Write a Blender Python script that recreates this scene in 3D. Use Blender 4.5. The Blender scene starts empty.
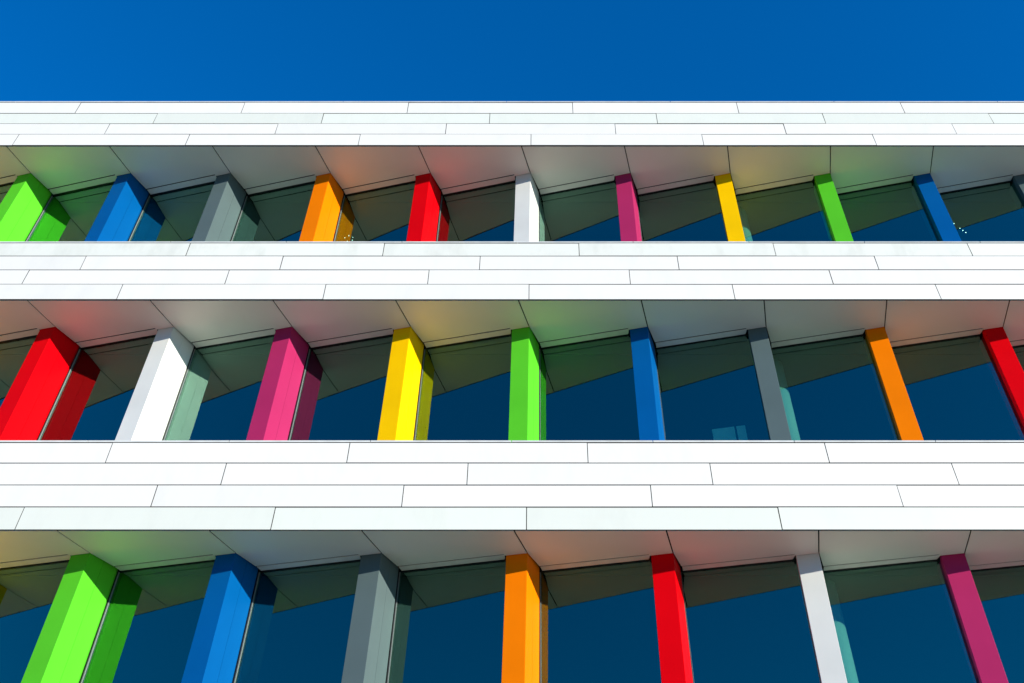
import bpy, bmesh, math, random
from mathutils import Vector
random.seed(7)
R = math.radians
scene = bpy.context.scene
C = scene.collection

# ------------------------------------------------------------------ place
D = 8.9477            # facade plane: metres in front of the camera
ZC = 1.6              # eye height above the pavement
PITCH = 1.789         # width of one bay
X0 = -7.425           # soffit joint of bay 0 at the facade line
K0, K1 = -4, 12       # bays built
XL, XR = X0 + PITCH * K0, X0 + PITCH * K1
SOFFIT = {'top': 11.97 + ZC, 'mid': 8.322 + ZC, 'bot': 4.638 + ZC}
SILL = {'top': 9.543 + ZC, 'mid': 5.883 + ZC, 'bot': 2.20 + ZC}
ROOF = 13.277 + ZC
FACE_A = R(13.9)      # angle of glass and fin fronts to the facade line

# ------------------------------------------------------------------ helpers
WPOS = {}

def link(o, parent=None, at=(0, 0, 0)):
    C.objects.link(o)
    at = Vector(at)
    if parent is not None:
        o.parent = parent
        o.location = at - WPOS[parent.name]
    else:
        o.location = at
    WPOS[o.name] = at
    return o

def empty(name, at):
    return link(bpy.data.objects.new(name, None), None, at)

def obj(name, bm, mat, parent=None, at=(0, 0, 0), bevel=0.0):
    """bm is in world coordinates; its origin is moved to `at`."""
    me = bpy.data.meshes.new(name)
    bmesh.ops.translate(bm, verts=bm.verts[:], vec=-Vector(at))
    bmesh.ops.recalc_face_normals(bm, faces=bm.faces[:])
    if bevel:
        bmesh.ops.bevel(bm, geom=[e for e in bm.edges if len(e.link_faces) == 2 and e.calc_face_angle(0) > .6],
                        offset=bevel, segments=2, profile=.5, affect='EDGES')
    bm.to_mesh(me)
    bm.free()
    me.materials.append(mat)
    return link(bpy.data.objects.new(name, me), parent, at)

def add_box(bm, x0, x1, y0, y1, z0, z1):
    vs = [bm.verts.new(p) for p in ((x0, y0, z0), (x1, y0, z0), (x1, y1, z0), (x0, y1, z0),
                                    (x0, y0, z1), (x1, y0, z1), (x1, y1, z1), (x0, y1, z1))]
    for f in ((0, 1, 2, 3), (4, 5, 6, 7), (0, 1, 5, 4), (1, 2, 6, 5), (2, 3, 7, 6), (3, 0, 4, 7)):
        bm.faces.new([vs[i] for i in f])

def add_prism(bm, pts, z0, z1):
    lo = [bm.verts.new((x, y, z0)) for x, y in pts]
    hi = [bm.verts.new((x, y, z1)) for x, y in pts]
    bm.faces.new(lo)
    bm.faces.new(hi)
    n = len(pts)
    for i in range(n):
        bm.faces.new((lo[i], lo[(i + 1) % n], hi[(i + 1) % n], hi[i]))

def add_tube(bm, x, y, z0, z1, r, n=32):
    add_prism(bm, [(x + r * math.cos(2 * math.pi * i / n), y + r * math.sin(2 * math.pi * i / n)) for i in range(n)], z0, z1)

def add_ball(bm, c, r):
    m = bmesh.ops.create_icosphere(bm, subdivisions=2, radius=r)
    bmesh.ops.translate(bm, verts=m['verts'], vec=c)

def box(name, mat, parent, x0, x1, y0, y1, z0, z1, bevel=0.0):
    bm = bmesh.new()
    add_box(bm, x0, x1, y0, y1, z0, z1)
    return obj(name, bm, mat, parent, ((x0 + x1) / 2, (y0 + y1) / 2, z0), bevel)

# ------------------------------------------------------------------ materials
def new_mat(name):
    m = bpy.data.materials.new(name)
    m.use_nodes = True
    nt = m.node_tree
    return m, nt, nt.nodes, nt.links, nt.nodes['Principled BSDF']

def coat(name, col, rough=.42, spec=.4, vary=.05, scale=1.4, bump=.0, metal=0.0):
    """Factory paint: a base colour with a faint broad unevenness and fine roughness grain."""
    m, nt, N, L, p = new_mat(name)
    tc = N.new('ShaderNodeTexCoord')
    no = N.new('ShaderNodeTexNoise')
    no.inputs['Scale'].default_value = scale
    no.inputs['Detail'].default_value = 5
    L.new(tc.outputs['Object'], no.inputs['Vector'])
    mr = N.new('ShaderNodeMapRange')
    mr.inputs['From Min'].default_value = .3
    mr.inputs['From Max'].default_value = .7
    mr.inputs['To Min'].default_value = 1 - vary
    mr.inputs['To Max'].default_value = 1 + vary * .4
    L.new(no.outputs['Fac'], mr.inputs['Value'])
    oi = N.new('ShaderNodeObjectInfo')
    ov = N.new('ShaderNodeMapRange')
    ov.inputs['To Min'].default_value = 1 - vary
    ov.inputs['To Max'].default_value = 1
    L.new(oi.outputs['Random'], ov.inputs['Value'])
    mu = N.new('ShaderNodeMath')
    mu.operation = 'MULTIPLY'
    L.new(mr.outputs['Result'], mu.inputs[0])
    L.new(ov.outputs['Result'], mu.inputs[1])
    sc = N.new('ShaderNodeVectorMath')
    sc.operation = 'SCALE'
    sc.inputs[0].default_value = col
    L.new(mu.outputs[0], sc.inputs['Scale'])
    L.new(sc.outputs[0], p.inputs['Base Color'])
    fine = N.new('ShaderNodeTexNoise')
    fine.inputs['Scale'].default_value = 6
    fine.inputs['Detail'].default_value = 6
    L.new(tc.outputs['Object'], fine.inputs['Vector'])
    rr = N.new('ShaderNodeMapRange')
    rr.inputs['To Min'].default_value = rough - .08
    rr.inputs['To Max'].default_value = rough + .08
    L.new(fine.outputs['Fac'], rr.inputs['Value'])
    L.new(rr.outputs['Result'], p.inputs['Roughness'])
    p.inputs['Specular IOR Level'].default_value = spec
    p.inputs['Metallic'].default_value = metal
    if bump:
        b = N.new('ShaderNodeBump')
        b.inputs['Strength'].default_value = bump
        b.inputs['Distance'].default_value = .02
        big = N.new('ShaderNodeTexNoise')
        big.inputs['Scale'].default_value = .9
        L.new(tc.outputs['Object'], big.inputs['Vector'])
        L.new(big.outputs['Fac'], b.inputs['Height'])
        L.new(b.outputs['Normal'], p.inputs['Normal'])
    return m

def cladding_mat(name, stain, tint):
    """White coated board; each board a hair different, with run-off stains under the coping where stain > 0."""
    m, nt, N, L, p = new_mat(name)
    tc = N.new('ShaderNodeTexCoord')
    oi = N.new('ShaderNodeObjectInfo')
    ramp = N.new('ShaderNodeMix')
    ramp.data_type = 'RGBA'
    ramp.inputs['A'].default_value = tuple(c * .955 for c in tint) + (1,)
    ramp.inputs['B'].default_value = tuple(tint) + (1,)
    L.new(oi.outputs['Random'], ramp.inputs['Factor'])
    off = N.new('ShaderNodeVectorMath')
    off.operation = 'SCALE'
    off.inputs[0].default_value = (37, 11, 53)
    L.new(oi.outputs['Random'], off.inputs['Scale'])
    add = N.new('ShaderNodeVectorMath')
    L.new(tc.outputs['Object'], add.inputs[0])
    L.new(off.outputs[0], add.inputs[1])
    mp = N.new('ShaderNodeMapping')
    mp.inputs['Scale'].default_value = (2.6, 1, 1.1)
    L.new(add.outputs[0], mp.inputs['Vector'])
    no = N.new('ShaderNodeTexNoise')
    no.inputs['Scale'].default_value = 1.0
    no.inputs['Detail'].default_value = 8
    no.inputs['Roughness'].default_value = .65
    L.new(mp.outputs[0], no.inputs['Vector'])
    mr = N.new('ShaderNodeMapRange')
    mr.inputs['From Min'].default_value = .50
    mr.inputs['From Max'].default_value = .78
    mr.inputs['To Min'].default_value = 0
    mr.inputs['To Max'].default_value = stain
    L.new(no.outputs['Fac'], mr.inputs['Value'])
    mx = N.new('ShaderNodeMix')
    mx.data_type = 'RGBA'
    L.new(mr.outputs['Result'], mx.inputs['Factor'])
    L.new(ramp.outputs['Result'], mx.inputs['A'])
    mx.inputs['B'].default_value = (.36, .38, .33, 1)
    L.new(mx.outputs['Result'], p.inputs['Base Color'])
    p.inputs['Roughness'].default_value = .5
    p.inputs['Specular IOR Level'].default_value = .3
    return m

def glass_mat():
    """Coated green solar glass: reflects by angle with a green cast, lets tinted light through."""
    m, nt, N, L, p = new_mat('solar_glass')
    N.remove(p)
    out = N['Material Output']
    # coating: reflectance rises from R0 face-on to 1 at grazing; only the outer face of each sheet carries it
    lw = N.new('ShaderNodeLayerWeight')
    pw = N.new('ShaderNodeMath')
    pw.operation = 'POWER'
    pw.inputs[1].default_value = 2.3
    L.new(lw.outputs['Facing'], pw.inputs[0])
    sch = N.new('ShaderNodeMath')
    sch.operation = 'MULTIPLY_ADD'
    sch.inputs[1].default_value = .79
    sch.inputs[2].default_value = .21
    L.new(pw.outputs[0], sch.inputs[0])
    geo = N.new('ShaderNodeNewGeometry')
    inv = N.new('ShaderNodeMath')
    inv.operation = 'SUBTRACT'
    inv.inputs[0].default_value = 1
    L.new(geo.outputs['Backfacing'], inv.inputs[1])
    fr = N.new('ShaderNodeMath')
    fr.operation = 'MULTIPLY'
    L.new(sch.outputs[0], fr.inputs[0])
    L.new(inv.outputs[0], fr.inputs[1])
    gl = N.new('ShaderNodeBsdfGlossy')
    gl.inputs['Roughness'].default_value = 0.0
    gl.inputs['Color'].default_value = (.54, 1.0, .80, 1)
    tr = N.new('ShaderNodeBsdfTransparent')
    tr.inputs['Color'].default_value = (.62, .90, .84, 1)
    mx = N.new('ShaderNodeMixShader')
    # rolled-sheet waviness, very faint
    tc = N.new('ShaderNodeTexCoord')
    no = N.new('ShaderNodeTexNoise')
    no.inputs['Scale'].default_value = 1.1
    L.new(tc.outputs['Object'], no.inputs['Vector'])
    bp = N.new('ShaderNodeBump')
    bp.inputs['Strength'].default_value = .05
    bp.inputs['Distance'].default_value = .012
    L.new(no.outputs['Fac'], bp.inputs['Height'])
    L.new(bp.outputs['Normal'], gl.inputs['Normal'])
    L.new(fr.outputs[0], mx.inputs['Fac'])
    L.new(tr.outputs[0], mx.inputs[1])
    L.new(gl.outputs[0], mx.inputs[2])
    L.new(mx.outputs[0], out.inputs['Surface'])
    return m

PAINT = {
    'red': (.74, .001, .005), 'white': (.725, .73, .685), 'magenta': (.45, .026, .12), 'yellow': (.99, .575, .001),
    'green': (.100, .57, .026), 'blue': (.001, .100, .33), 'grey': (.105, .147, .150), 'orange': (.97, .215, .001)}
LABEL = {'red': 'bright red fin', 'white': 'white fin', 'magenta': 'magenta pink fin', 'yellow': 'sunny yellow fin',
         'green': 'lime green fin', 'blue': 'cobalt blue fin', 'grey': 'slate grey fin', 'orange': 'orange fin'}
FIN = {k: coat('fin_paint_' + k, v, rough=.38, spec=.03, vary=.08, scale=1.3) for k, v in PAINT.items()}
M_CLAD = cladding_mat('white_board', .13, (.725, .712, .675))
M_TINT = cladding_mat('white_board_greenish', .13, (.66, .68, .62))
M_STAIN = cladding_mat('white_board_weathered', .34, (.685, .695, .64))
M_EDGE = coat('dark_board_core', (.09, .088, .083), rough=.8, spec=.1)
M_COPING = coat('coping_metal', (.62, .63, .61), rough=.45, vary=.12, scale=5)
M_BACK = coat('dark_membrane', (.022, .021, .019), rough=.9, spec=.05)
M_SOFFIT = coat('soffit_sheet', (.90, .875, .79), rough=.58, spec=.45, vary=.05, scale=.8, bump=.12, metal=.25)
M_FRAME = coat('dark_anodised', (.007, .008, .009), rough=.45)
M_JAMB = coat('mill_aluminium', (.20, .22, .22), rough=.4, vary=.08)
M_LEDGE = coat('ledge_metal', (.32, .315, .30), rough=.5)
M_GLASS = glass_mat()
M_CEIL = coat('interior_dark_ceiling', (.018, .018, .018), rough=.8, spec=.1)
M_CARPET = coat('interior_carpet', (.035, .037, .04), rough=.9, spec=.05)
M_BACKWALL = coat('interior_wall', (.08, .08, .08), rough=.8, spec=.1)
M_COLUMN = coat('white_plaster', (.50, .49, .46), rough=.7, spec=.2, vary=.06, scale=3)
M_PALE = coat('pale_matte', (.94, .89, .74), rough=.6)
M_CONC = coat('concrete', (.34, .33, .31), rough=.8, vary=.12)
M_GROUND = coat('dark_paving', (.24, .21, .155), rough=.85, vary=.15, scale=.6)

def dot_mat():
    m, nt, N, L, p = new_mat('glowing_dot')
    p.inputs['Base Color'].default_value = (.9, .9, .86, 1)
    p.inputs['Emission Color'].default_value = (1, .97, .9, 1)
    p.inputs['Emission Strength'].default_value = 3.5
    return m
M_DOT = dot_mat()

# ------------------------------------------------------------------ the building
house = empty('office_building', (0, D, 0))
house['label'] = 'white banded office building with rows of coloured angled fins between the windows'
house['category'] = 'building'

t = math.tan(FACE_A)
TIP = (.151, .610)
FLC = (-.112, .610 + (.151 + .112) * t)       # front-left corner of a fin
DEEP = (.300, 1.072)                          # inner end of the return face
GL = lambda x: 1.098 - (x - .335) * t         # depth of the soffit's inner edge at bay-relative x
ST = lambda x: .977 - (x - .335) * t          # depth of the trim line
cs, sn = math.cos(FACE_A), math.sin(FACE_A)

def pt(k, p):
    return (X0 + PITCH * k + p[0], D + p[1])

def lerp(a, b, u):
    return (a[0] + (b[0] - a[0]) * u, a[1] + (b[1] - a[1]) * u)

CYC = ['red', 'white', 'magenta', 'yellow', 'green', 'blue', 'grey', 'orange']
SHIFT = {'top': 5, 'mid': 0, 'bot': 3}

def make_fin(k, row):
    z0, z1 = SILL[row] - .02, SOFFIT[row] + .030
    colour = CYC[(k + SHIFT[row]) % 8]
    # sheet-metal box: front, seam groove half way along the return, deep end, hidden back, left return
    g = .004 / math.hypot(DEEP[0] - TIP[0], DEEP[1] - TIP[1])
    nx, ny = -(DEEP[1] - TIP[1]), (DEEP[0] - TIP[0])
    nl = math.hypot(nx, ny)
    inn = (nx / nl * .006, ny / nl * .006)
    a, b = lerp(TIP, DEEP, .5 - g / 2), lerp(TIP, DEEP, .5 + g / 2)
    a2, b2 = (a[0] + inn[0], a[1] + inn[1]), (b[0] + inn[0], b[1] + inn[1])
    back_l = (FLC[0] + .100, FLC[1] + .40)
    poly = [FLC, TIP, a, a2, b2, b, DEEP, (DEEP[0] - .010, DEEP[1] + .045), (DEEP[0] - .16, DEEP[1] + .02), back_l]
    bm = bmesh.new()
    add_prism(bm, [pt(k, p) for p in poly], z0, z1)
    # soften the two visible vertical arrises
    bm.edges.ensure_lookup_table()
    vis = []
    for e in bm.edges:
        v0, v1 = e.verts
        if abs(v0.co.z - v1.co.z) > .5:
            for q in (FLC, TIP, DEEP):
                w = pt(k, q)
                if math.hypot(v0.co.x - w[0], v0.co.y - w[1]) < 1e-4:
                    vis.append(e)
    bmesh.ops.bevel(bm, geom=vis, offset=.003, segments=2, profile=.5, affect='EDGES')
    # the sheet-metal nose leans up to a centimetre per metre towards the left as it goes down
    for v in bm.verts:
        wgt = 1 - .65 * max(0, min(1, (v.co.y - D - .70) / (DEEP[1] - .70)))
        v.co.x -= (.0115 if row == 'bot' else .0055) * (z1 - v.co.z) * wgt
    x, y = pt(k, TIP)
    o = obj('fin', bm, FIN[colour], house, (x, y, z0))
    o['label'] = LABEL[colour]
    return o

def make_soffit(k, row):
    z = SOFFIT[row]
    g = .009
    n = (PITCH, 0)
    add = lambda p, q: (p[0] + q[0], p[1] + q[1])
    nt_ = add(TIP, n)
    fl = add(FLC, n)
    sx = PITCH - .140
    P = [(g, .028), (PITCH - g, .028), (nt_[0] - g, nt_[1] - .006), (fl[0] - .004, fl[1] - .006), (sx, fl[1] - .002),
         (sx, ST(sx) - .017), (.300, ST(.300) - .017), (TIP[0] + g, TIP[1] + .002)]
    bm = bmesh.new()
    add_prism(bm, [pt(k, p) for p in P], z, z + .008)
    x, y = pt(k, (.9, .4))
    o = obj('soffit_panel', bm, M_SOFFIT, house, (x, y, z))
    # trim strip along the glass: rounded right-hand end, set 3 mm lower than the panel
    e0 = (.312, ST(.312) + .003)
    e1 = (sx - .0, ST(sx) + .003)
    e2 = (sx + .012, GL(sx + .012) - .03)
    e3 = (sx + .005, GL(sx + .005))
    Q = [e0, e1, (sx + .010, e1[1] + .012), e2, e3, (.337, GL(.337))]
    bm = bmesh.new()
    add_prism(bm, [pt(k, p) for p in Q], z - .002, z + .006)
    x, y = pt(k, (1.0, .9))
    obj('edge_trim', bm, M_SOFFIT, o, (x, y, z))
    return o

def make_window(k, row):
    z0, z1 = SILL[row] - .02, SOFFIT[row] + .030
    add_n = PITCH
    o2 = (sn, cs)                                     # unit normal pointing inwards
    def loc(s, d):                                    # s along the glass from the deep corner, d inwards
        return pt(k, (.337 + s * cs + d * sn, 1.098 - s * sn + d * cs))
    Lg = (PITCH - .140 + .10 - .337) / cs
    def bar(bm, s0, s1, d0, d1, za, zb):
        add_prism(bm, [loc(s0, d0), loc(s1, d0), loc(s1, d1), loc(s0, d1)], za, zb)
    bm = bmesh.new()
    bar(bm, -.060, Lg, .010, .10, z1 - .040, z1 - .001)              # head
    bar(bm, -.060, Lg, .010, .10, z0, z0 + .05)                      # sill
    bar(bm, Lg - .05, Lg, .012, .10, z0 + .05, z1 - .040)         # far jamb
    x, y = loc(Lg / 2, .05)
    bar(bm, -.060, -.036, .010, .10, z0 + .05, z1 - .040)         # near jamb
    w = obj('window', bm, M_FRAME, house, (x, y, z0))
    # glazing bead: two thin aluminium lips beside the fin
    bm = bmesh.new()
    for s in (-.035, -.027):
        bar(bm, s, s + .0025, .010, .0255, z0 + .05, z1 - .040)
    x, y = loc(.01, .05)
    obj('glazing_bead', bm, M_JAMB, w, (x, y, z0))
    bm = bmesh.new()
    bar(bm, -.036, Lg - .05, .027, .037, z0 + .05, z1 - .040)
    x, y = loc(Lg / 2, .05)
    o = obj('pane', bm, M_GLASS, w, (x, y, z0))
    o.rotation_euler = (random.uniform(-.0015, .0015), 0, random.uniform(-.0015, .0015))
    return w

for row in ('top', 'mid', 'bot'):
    for k in range(K0, K1):
        make_soffit(k, row)
        make_window(k, row)
    for k in range(K0, K1 + 1):
        make_fin(k, row)

# ---- white bands: backing, boards with staggered joints, coping
def band(zb, ztop, rows, joints, mats, cop_x0, cop_pitch):
    f = box('fascia', M_BACK, house, XL, XR, D + .026, D + .20, zb + .034, ztop - .012)
    lim0, lim1 = -11.7, 11.3
    for i, ((za, zt), j0) in enumerate(zip(rows, joints)):
        n0 = math.floor((lim0 - j0) / 3.0)
        xs = [j0 + 3.0 * n for n in range(n0, n0 + 12) if lim0 < j0 + 3.0 * n < lim1]
        xs = [XL] + xs + [XR]
        for a, b in zip(xs[:-1], xs[1:]):
            dy, dz = random.uniform(-.0025, .0025), random.uniform(-.0012, .0012)
            o = box('cladding_panel', mats[i], f, a + .005, b - .005, D + dy, D + .014, za + .0065 + dz, zt - .0065 + dz)
            o.rotation_euler.y = random.uniform(-.0006, .0006)
            o.rotation_euler.x = random.uniform(-.012, .012)
            o.data.materials.append(M_EDGE)               # the cut edges show the board's dark core
            for q in o.data.polygons:
                q.material_index = 0 if abs(q.normal.y) > .5 else 1
    n0 = math.floor((XL - cop_x0) / cop_pitch) + 1
    xs = [XL] + [cop_x0 + cop_pitch * n for n in range(n0, n0 + 40) if XL + .3 < cop_x0 + cop_pitch * n < XR - .3] + [XR]
    for a, b in zip(xs[:-1], xs[1:]):
        box('coping', M_COPING, f, a + .004, b - .004, D - .006, D + .22, ztop - .026, ztop, .002)
    return f

def rows_from(top, zs):
    return [(zs[i + 1] + ZC, zs[i] + ZC) for i in range(len(zs) - 1)]

band(SOFFIT['top'], ROOF, rows_from(0, (13.245, 12.910, 12.599, 12.288, 11.970)), (-8.35, -6.85, -7.612, -9.105), (M_CLAD, M_TINT, M_CLAD, M_CLAD), -3.557, 3.0)
band(SOFFIT['mid'], SILL['top'], rows_from(0, (9.512, 9.226, 8.930, 8.629, 8.322)), (-5.355, -6.865, -7.618, -6.117), (M_STAIN, M_CLAD, M_CLAD, M_CLAD), -3.88, PITCH)
band(SOFFIT['bot'], SILL['mid'], rows_from(0, (5.852, 5.552, 5.240, 4.940, 4.638)), (-5.365, -3.855, -4.619, -6.124), (M_CLAD, M_CLAD, M_CLAD, M_TINT), -3.90, PITCH)

# ---- ledges outside the glass, floor slabs, dark rooms behind, roof
DEPTH = 7.0
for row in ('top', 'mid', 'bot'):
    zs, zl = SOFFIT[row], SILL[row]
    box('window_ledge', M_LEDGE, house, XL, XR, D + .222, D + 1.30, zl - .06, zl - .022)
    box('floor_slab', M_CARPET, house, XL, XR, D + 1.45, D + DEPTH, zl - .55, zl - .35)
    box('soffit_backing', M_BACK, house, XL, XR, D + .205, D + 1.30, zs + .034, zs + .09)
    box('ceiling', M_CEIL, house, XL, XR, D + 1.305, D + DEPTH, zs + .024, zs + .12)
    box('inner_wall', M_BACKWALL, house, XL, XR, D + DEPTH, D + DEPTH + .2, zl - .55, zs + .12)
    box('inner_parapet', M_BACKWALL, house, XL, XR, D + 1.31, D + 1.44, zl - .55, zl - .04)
box('roof', M_CONC, house, XL, XR, D + .225, D + DEPTH + .2, SOFFIT['top'] + .9, SOFFIT['top'] + 1.15)
for xa, xb in ((XL - .25, XL - .004), (XR + .004, XR + .25)):
    box('end_wall', M_CLAD, house, xa, xb, D, D + DEPTH + .2, 0, ROOF - .03)
box('ground_floor_wall', M_CONC, house, XL, XR, D + .02, D + .45, 0, SILL['bot'] - .07)
box('ground_floor_coping', M_COPING, house, XL, XR, D - .005, D + .215, SILL['bot'] - .066, SILL['bot'])

# round concrete column standing in the rooms behind the glass, one length per storey
for row in ('top', 'mid', 'bot'):
    bm = bmesh.new()
    add_tube(bm, 3.73, D + 1.62, SILL[row] - .35, SOFFIT[row] + .024, .205, 48)
    o = obj('round_column', bm, M_COLUMN, house, (3.73, D + 1.62, SILL[row] - .35))
    for p in o.data.polygons:
        if len(p.vertices) == 4:
            p.use_smooth = True

# ------------------------------------------------------------------ pale rectangles and white dots behind the glass
def board(label, x0, y0, x1, y1, z0, z1):  # a thin upright pale slab close behind the pane
    n = (sn * .02, cs * .02)
    bm = bmesh.new()
    add_prism(bm, [(x0, y0), (x1, y1), (x1 + n[0], y1 + n[1]), (x0 + n[0], y0 + n[1])], z0, z1)
    o = obj('pale_rectangle', bm, M_PALE, None, ((x0 + x1) / 2, (y0 + y1) / 2, z0), .003)
    o['label'] = label
    o['category'] = 'board'
    o['group'] = 'pale rectangles behind the window'
    return o
zl = SILL['mid'] - .04
board('wider pale rectangle low behind the glass between blue fin and grey fin', 2.575, D + 1.335, 2.888, D + 1.259, zl, 6.958 + ZC)
board('narrow pale rectangle beside the wider one, nearer the grey fin', 2.916, D + 1.250, 3.040, D + 1.221, zl, 6.955 + ZC)

def dots(label, pts, ztop, rad):  # small emissive white balls joined by a thin dark cord
    pts = [(x, y + D, z + ZC) for x, y, z in pts]
    x, y, z = pts[0]
    e = empty('dot_string', (x, y, z))
    e['label'] = label
    e['category'] = 'lights'
    e['group'] = 'small white dots behind the top windows'
    bm = bmesh.new()
    chain = [(x, y, ztop)] + pts
    for a, b in zip(chain[:-1], chain[1:]):
        a, b = Vector(a), Vector(b)
        d = (b - a).normalized()
        s = d.cross(Vector((0, 1, 0)))
        s = s.normalized() * .003
        w = Vector((0, .003, 0))
        lo = [bm.verts.new(a + q) for q in (s, w, -s, -w)]
        hi = [bm.verts.new(b + q) for q in (s, w, -s, -w)]
        for i in range(4):
            bm.faces.new((lo[i], lo[(i + 1) % 4], hi[(i + 1) % 4], hi[i]))
    obj('cord', bm, M_FRAME, e, (x, y, z))
    for p in pts:
        bm = bmesh.new()
        add_ball(bm, p, rad)
        obj('white_dot', bm, M_DOT, e, p)
dots('falling line of four white dots behind glass beside the rightmost blue fin',
      [(7.489, 1.221, 11.318), (7.546, 1.207, 11.178), (7.573, 1.200, 11.113), (7.602, 1.193, 11.051)], SOFFIT['top'] + .024, .0075)
dots('loose cluster of white dots behind glass right of the top row orange fin',
      [(-3.341, 1.244, 11.023), (-3.410, 1.261, 10.989), (-3.348, 1.246, 10.883), (-3.256, 1.223, 10.885), (-3.258, 1.224, 10.962)], SOFFIT['top'] + .024, .006)

# ------------------------------------------------------------------ ground
bm = bmesh.new()
s = 400
vs = [bm.verts.new(p) for p in ((-s, -s, 0), (s, -s, 0), (s, s, 0), (-s, s, 0))]
bm.faces.new(vs)
g = obj('ground', bm, M_GROUND)
g['kind'] = 'structure'

# ------------------------------------------------------------------ light
AZ, KDROP = R(51.5), .375                     # sun azimuth off the facade normal, and how far shade falls per metre of depth
EL = math.atan(KDROP * math.cos(AZ))
to_sun = Vector((math.sin(AZ) * math.cos(EL), -math.cos(AZ) * math.cos(EL), math.sin(EL)))
sun = bpy.data.lights.new('sun', 'SUN')
sun.energy = 5.0
sun.angle = R(.5)
sun.color = (1.0, .955, .84)
so = bpy.data.objects.new('sun', sun)
C.objects.link(so)
so.location = to_sun * 60
so.rotation_euler = to_sun.to_track_quat('Z', 'Y').to_euler()

w = bpy.data.worlds.new('World')
scene.world = w
w.use_nodes = True
N, L = w.node_tree.nodes, w.node_tree.links
bg = N['Background']
sky = N.new('ShaderNodeTexSky')
sky.sky_type = 'NISHITA'
sky.sun_disc = False
sky.sun_elevation = EL
sky.sun_rotation = math.pi - AZ
sky.air_density = 1.0
sky.dust_density = .1
sky.ozone_density = 3.0
gm = N.new('ShaderNodeGamma')
gm.inputs['Gamma'].default_value = .7          # a deep, even, polarised-looking blue
ti = N.new('ShaderNodeMix')
ti.data_type = 'RGBA'
ti.blend_type = 'MULTIPLY'
ti.inputs['Factor'].default_value = 1
ti.inputs['B'].default_value = (.002, .435, 1.0, 1)
L.new(sky.outputs[0], gm.inputs['Color'])
L.new(gm.outputs[0], ti.inputs['A'])
L.new(ti.outputs['Result'], bg.inputs['Color'])
bg.inputs['Strength'].default_value = .219

# ------------------------------------------------------------------ camera
cam = bpy.data.cameras.new('camera')
co = bpy.data.objects.new('camera', cam)
C.objects.link(co)
cam.sensor_width = 36
cam.sensor_fit = 'HORIZONTAL'
cam.lens = 839.0 * 36 / 1024
cam.shift_x = -25 / 1024
cam.clip_end = 2000
co.location = (0, 0, ZC)
co.rotation_euler = (R(90 + 40.06), 0, 0)
scene.camera = co

scene.view_settings.view_transform = 'Standard'
scene.view_settings.look = 'None'
scene.view_settings.exposure = .47
scene.view_settings.gamma = 1
scene.cycles.use_denoising = True
scene.cycles.max_bounces = 10
scene.cycles.diffuse_bounces = 5
scene.cycles.glossy_bounces = 5
scene.cycles.transparent_max_bounces = 16
scene.cycles.blur_glossy = 1.0
scene.cycles.caustics_reflective = True
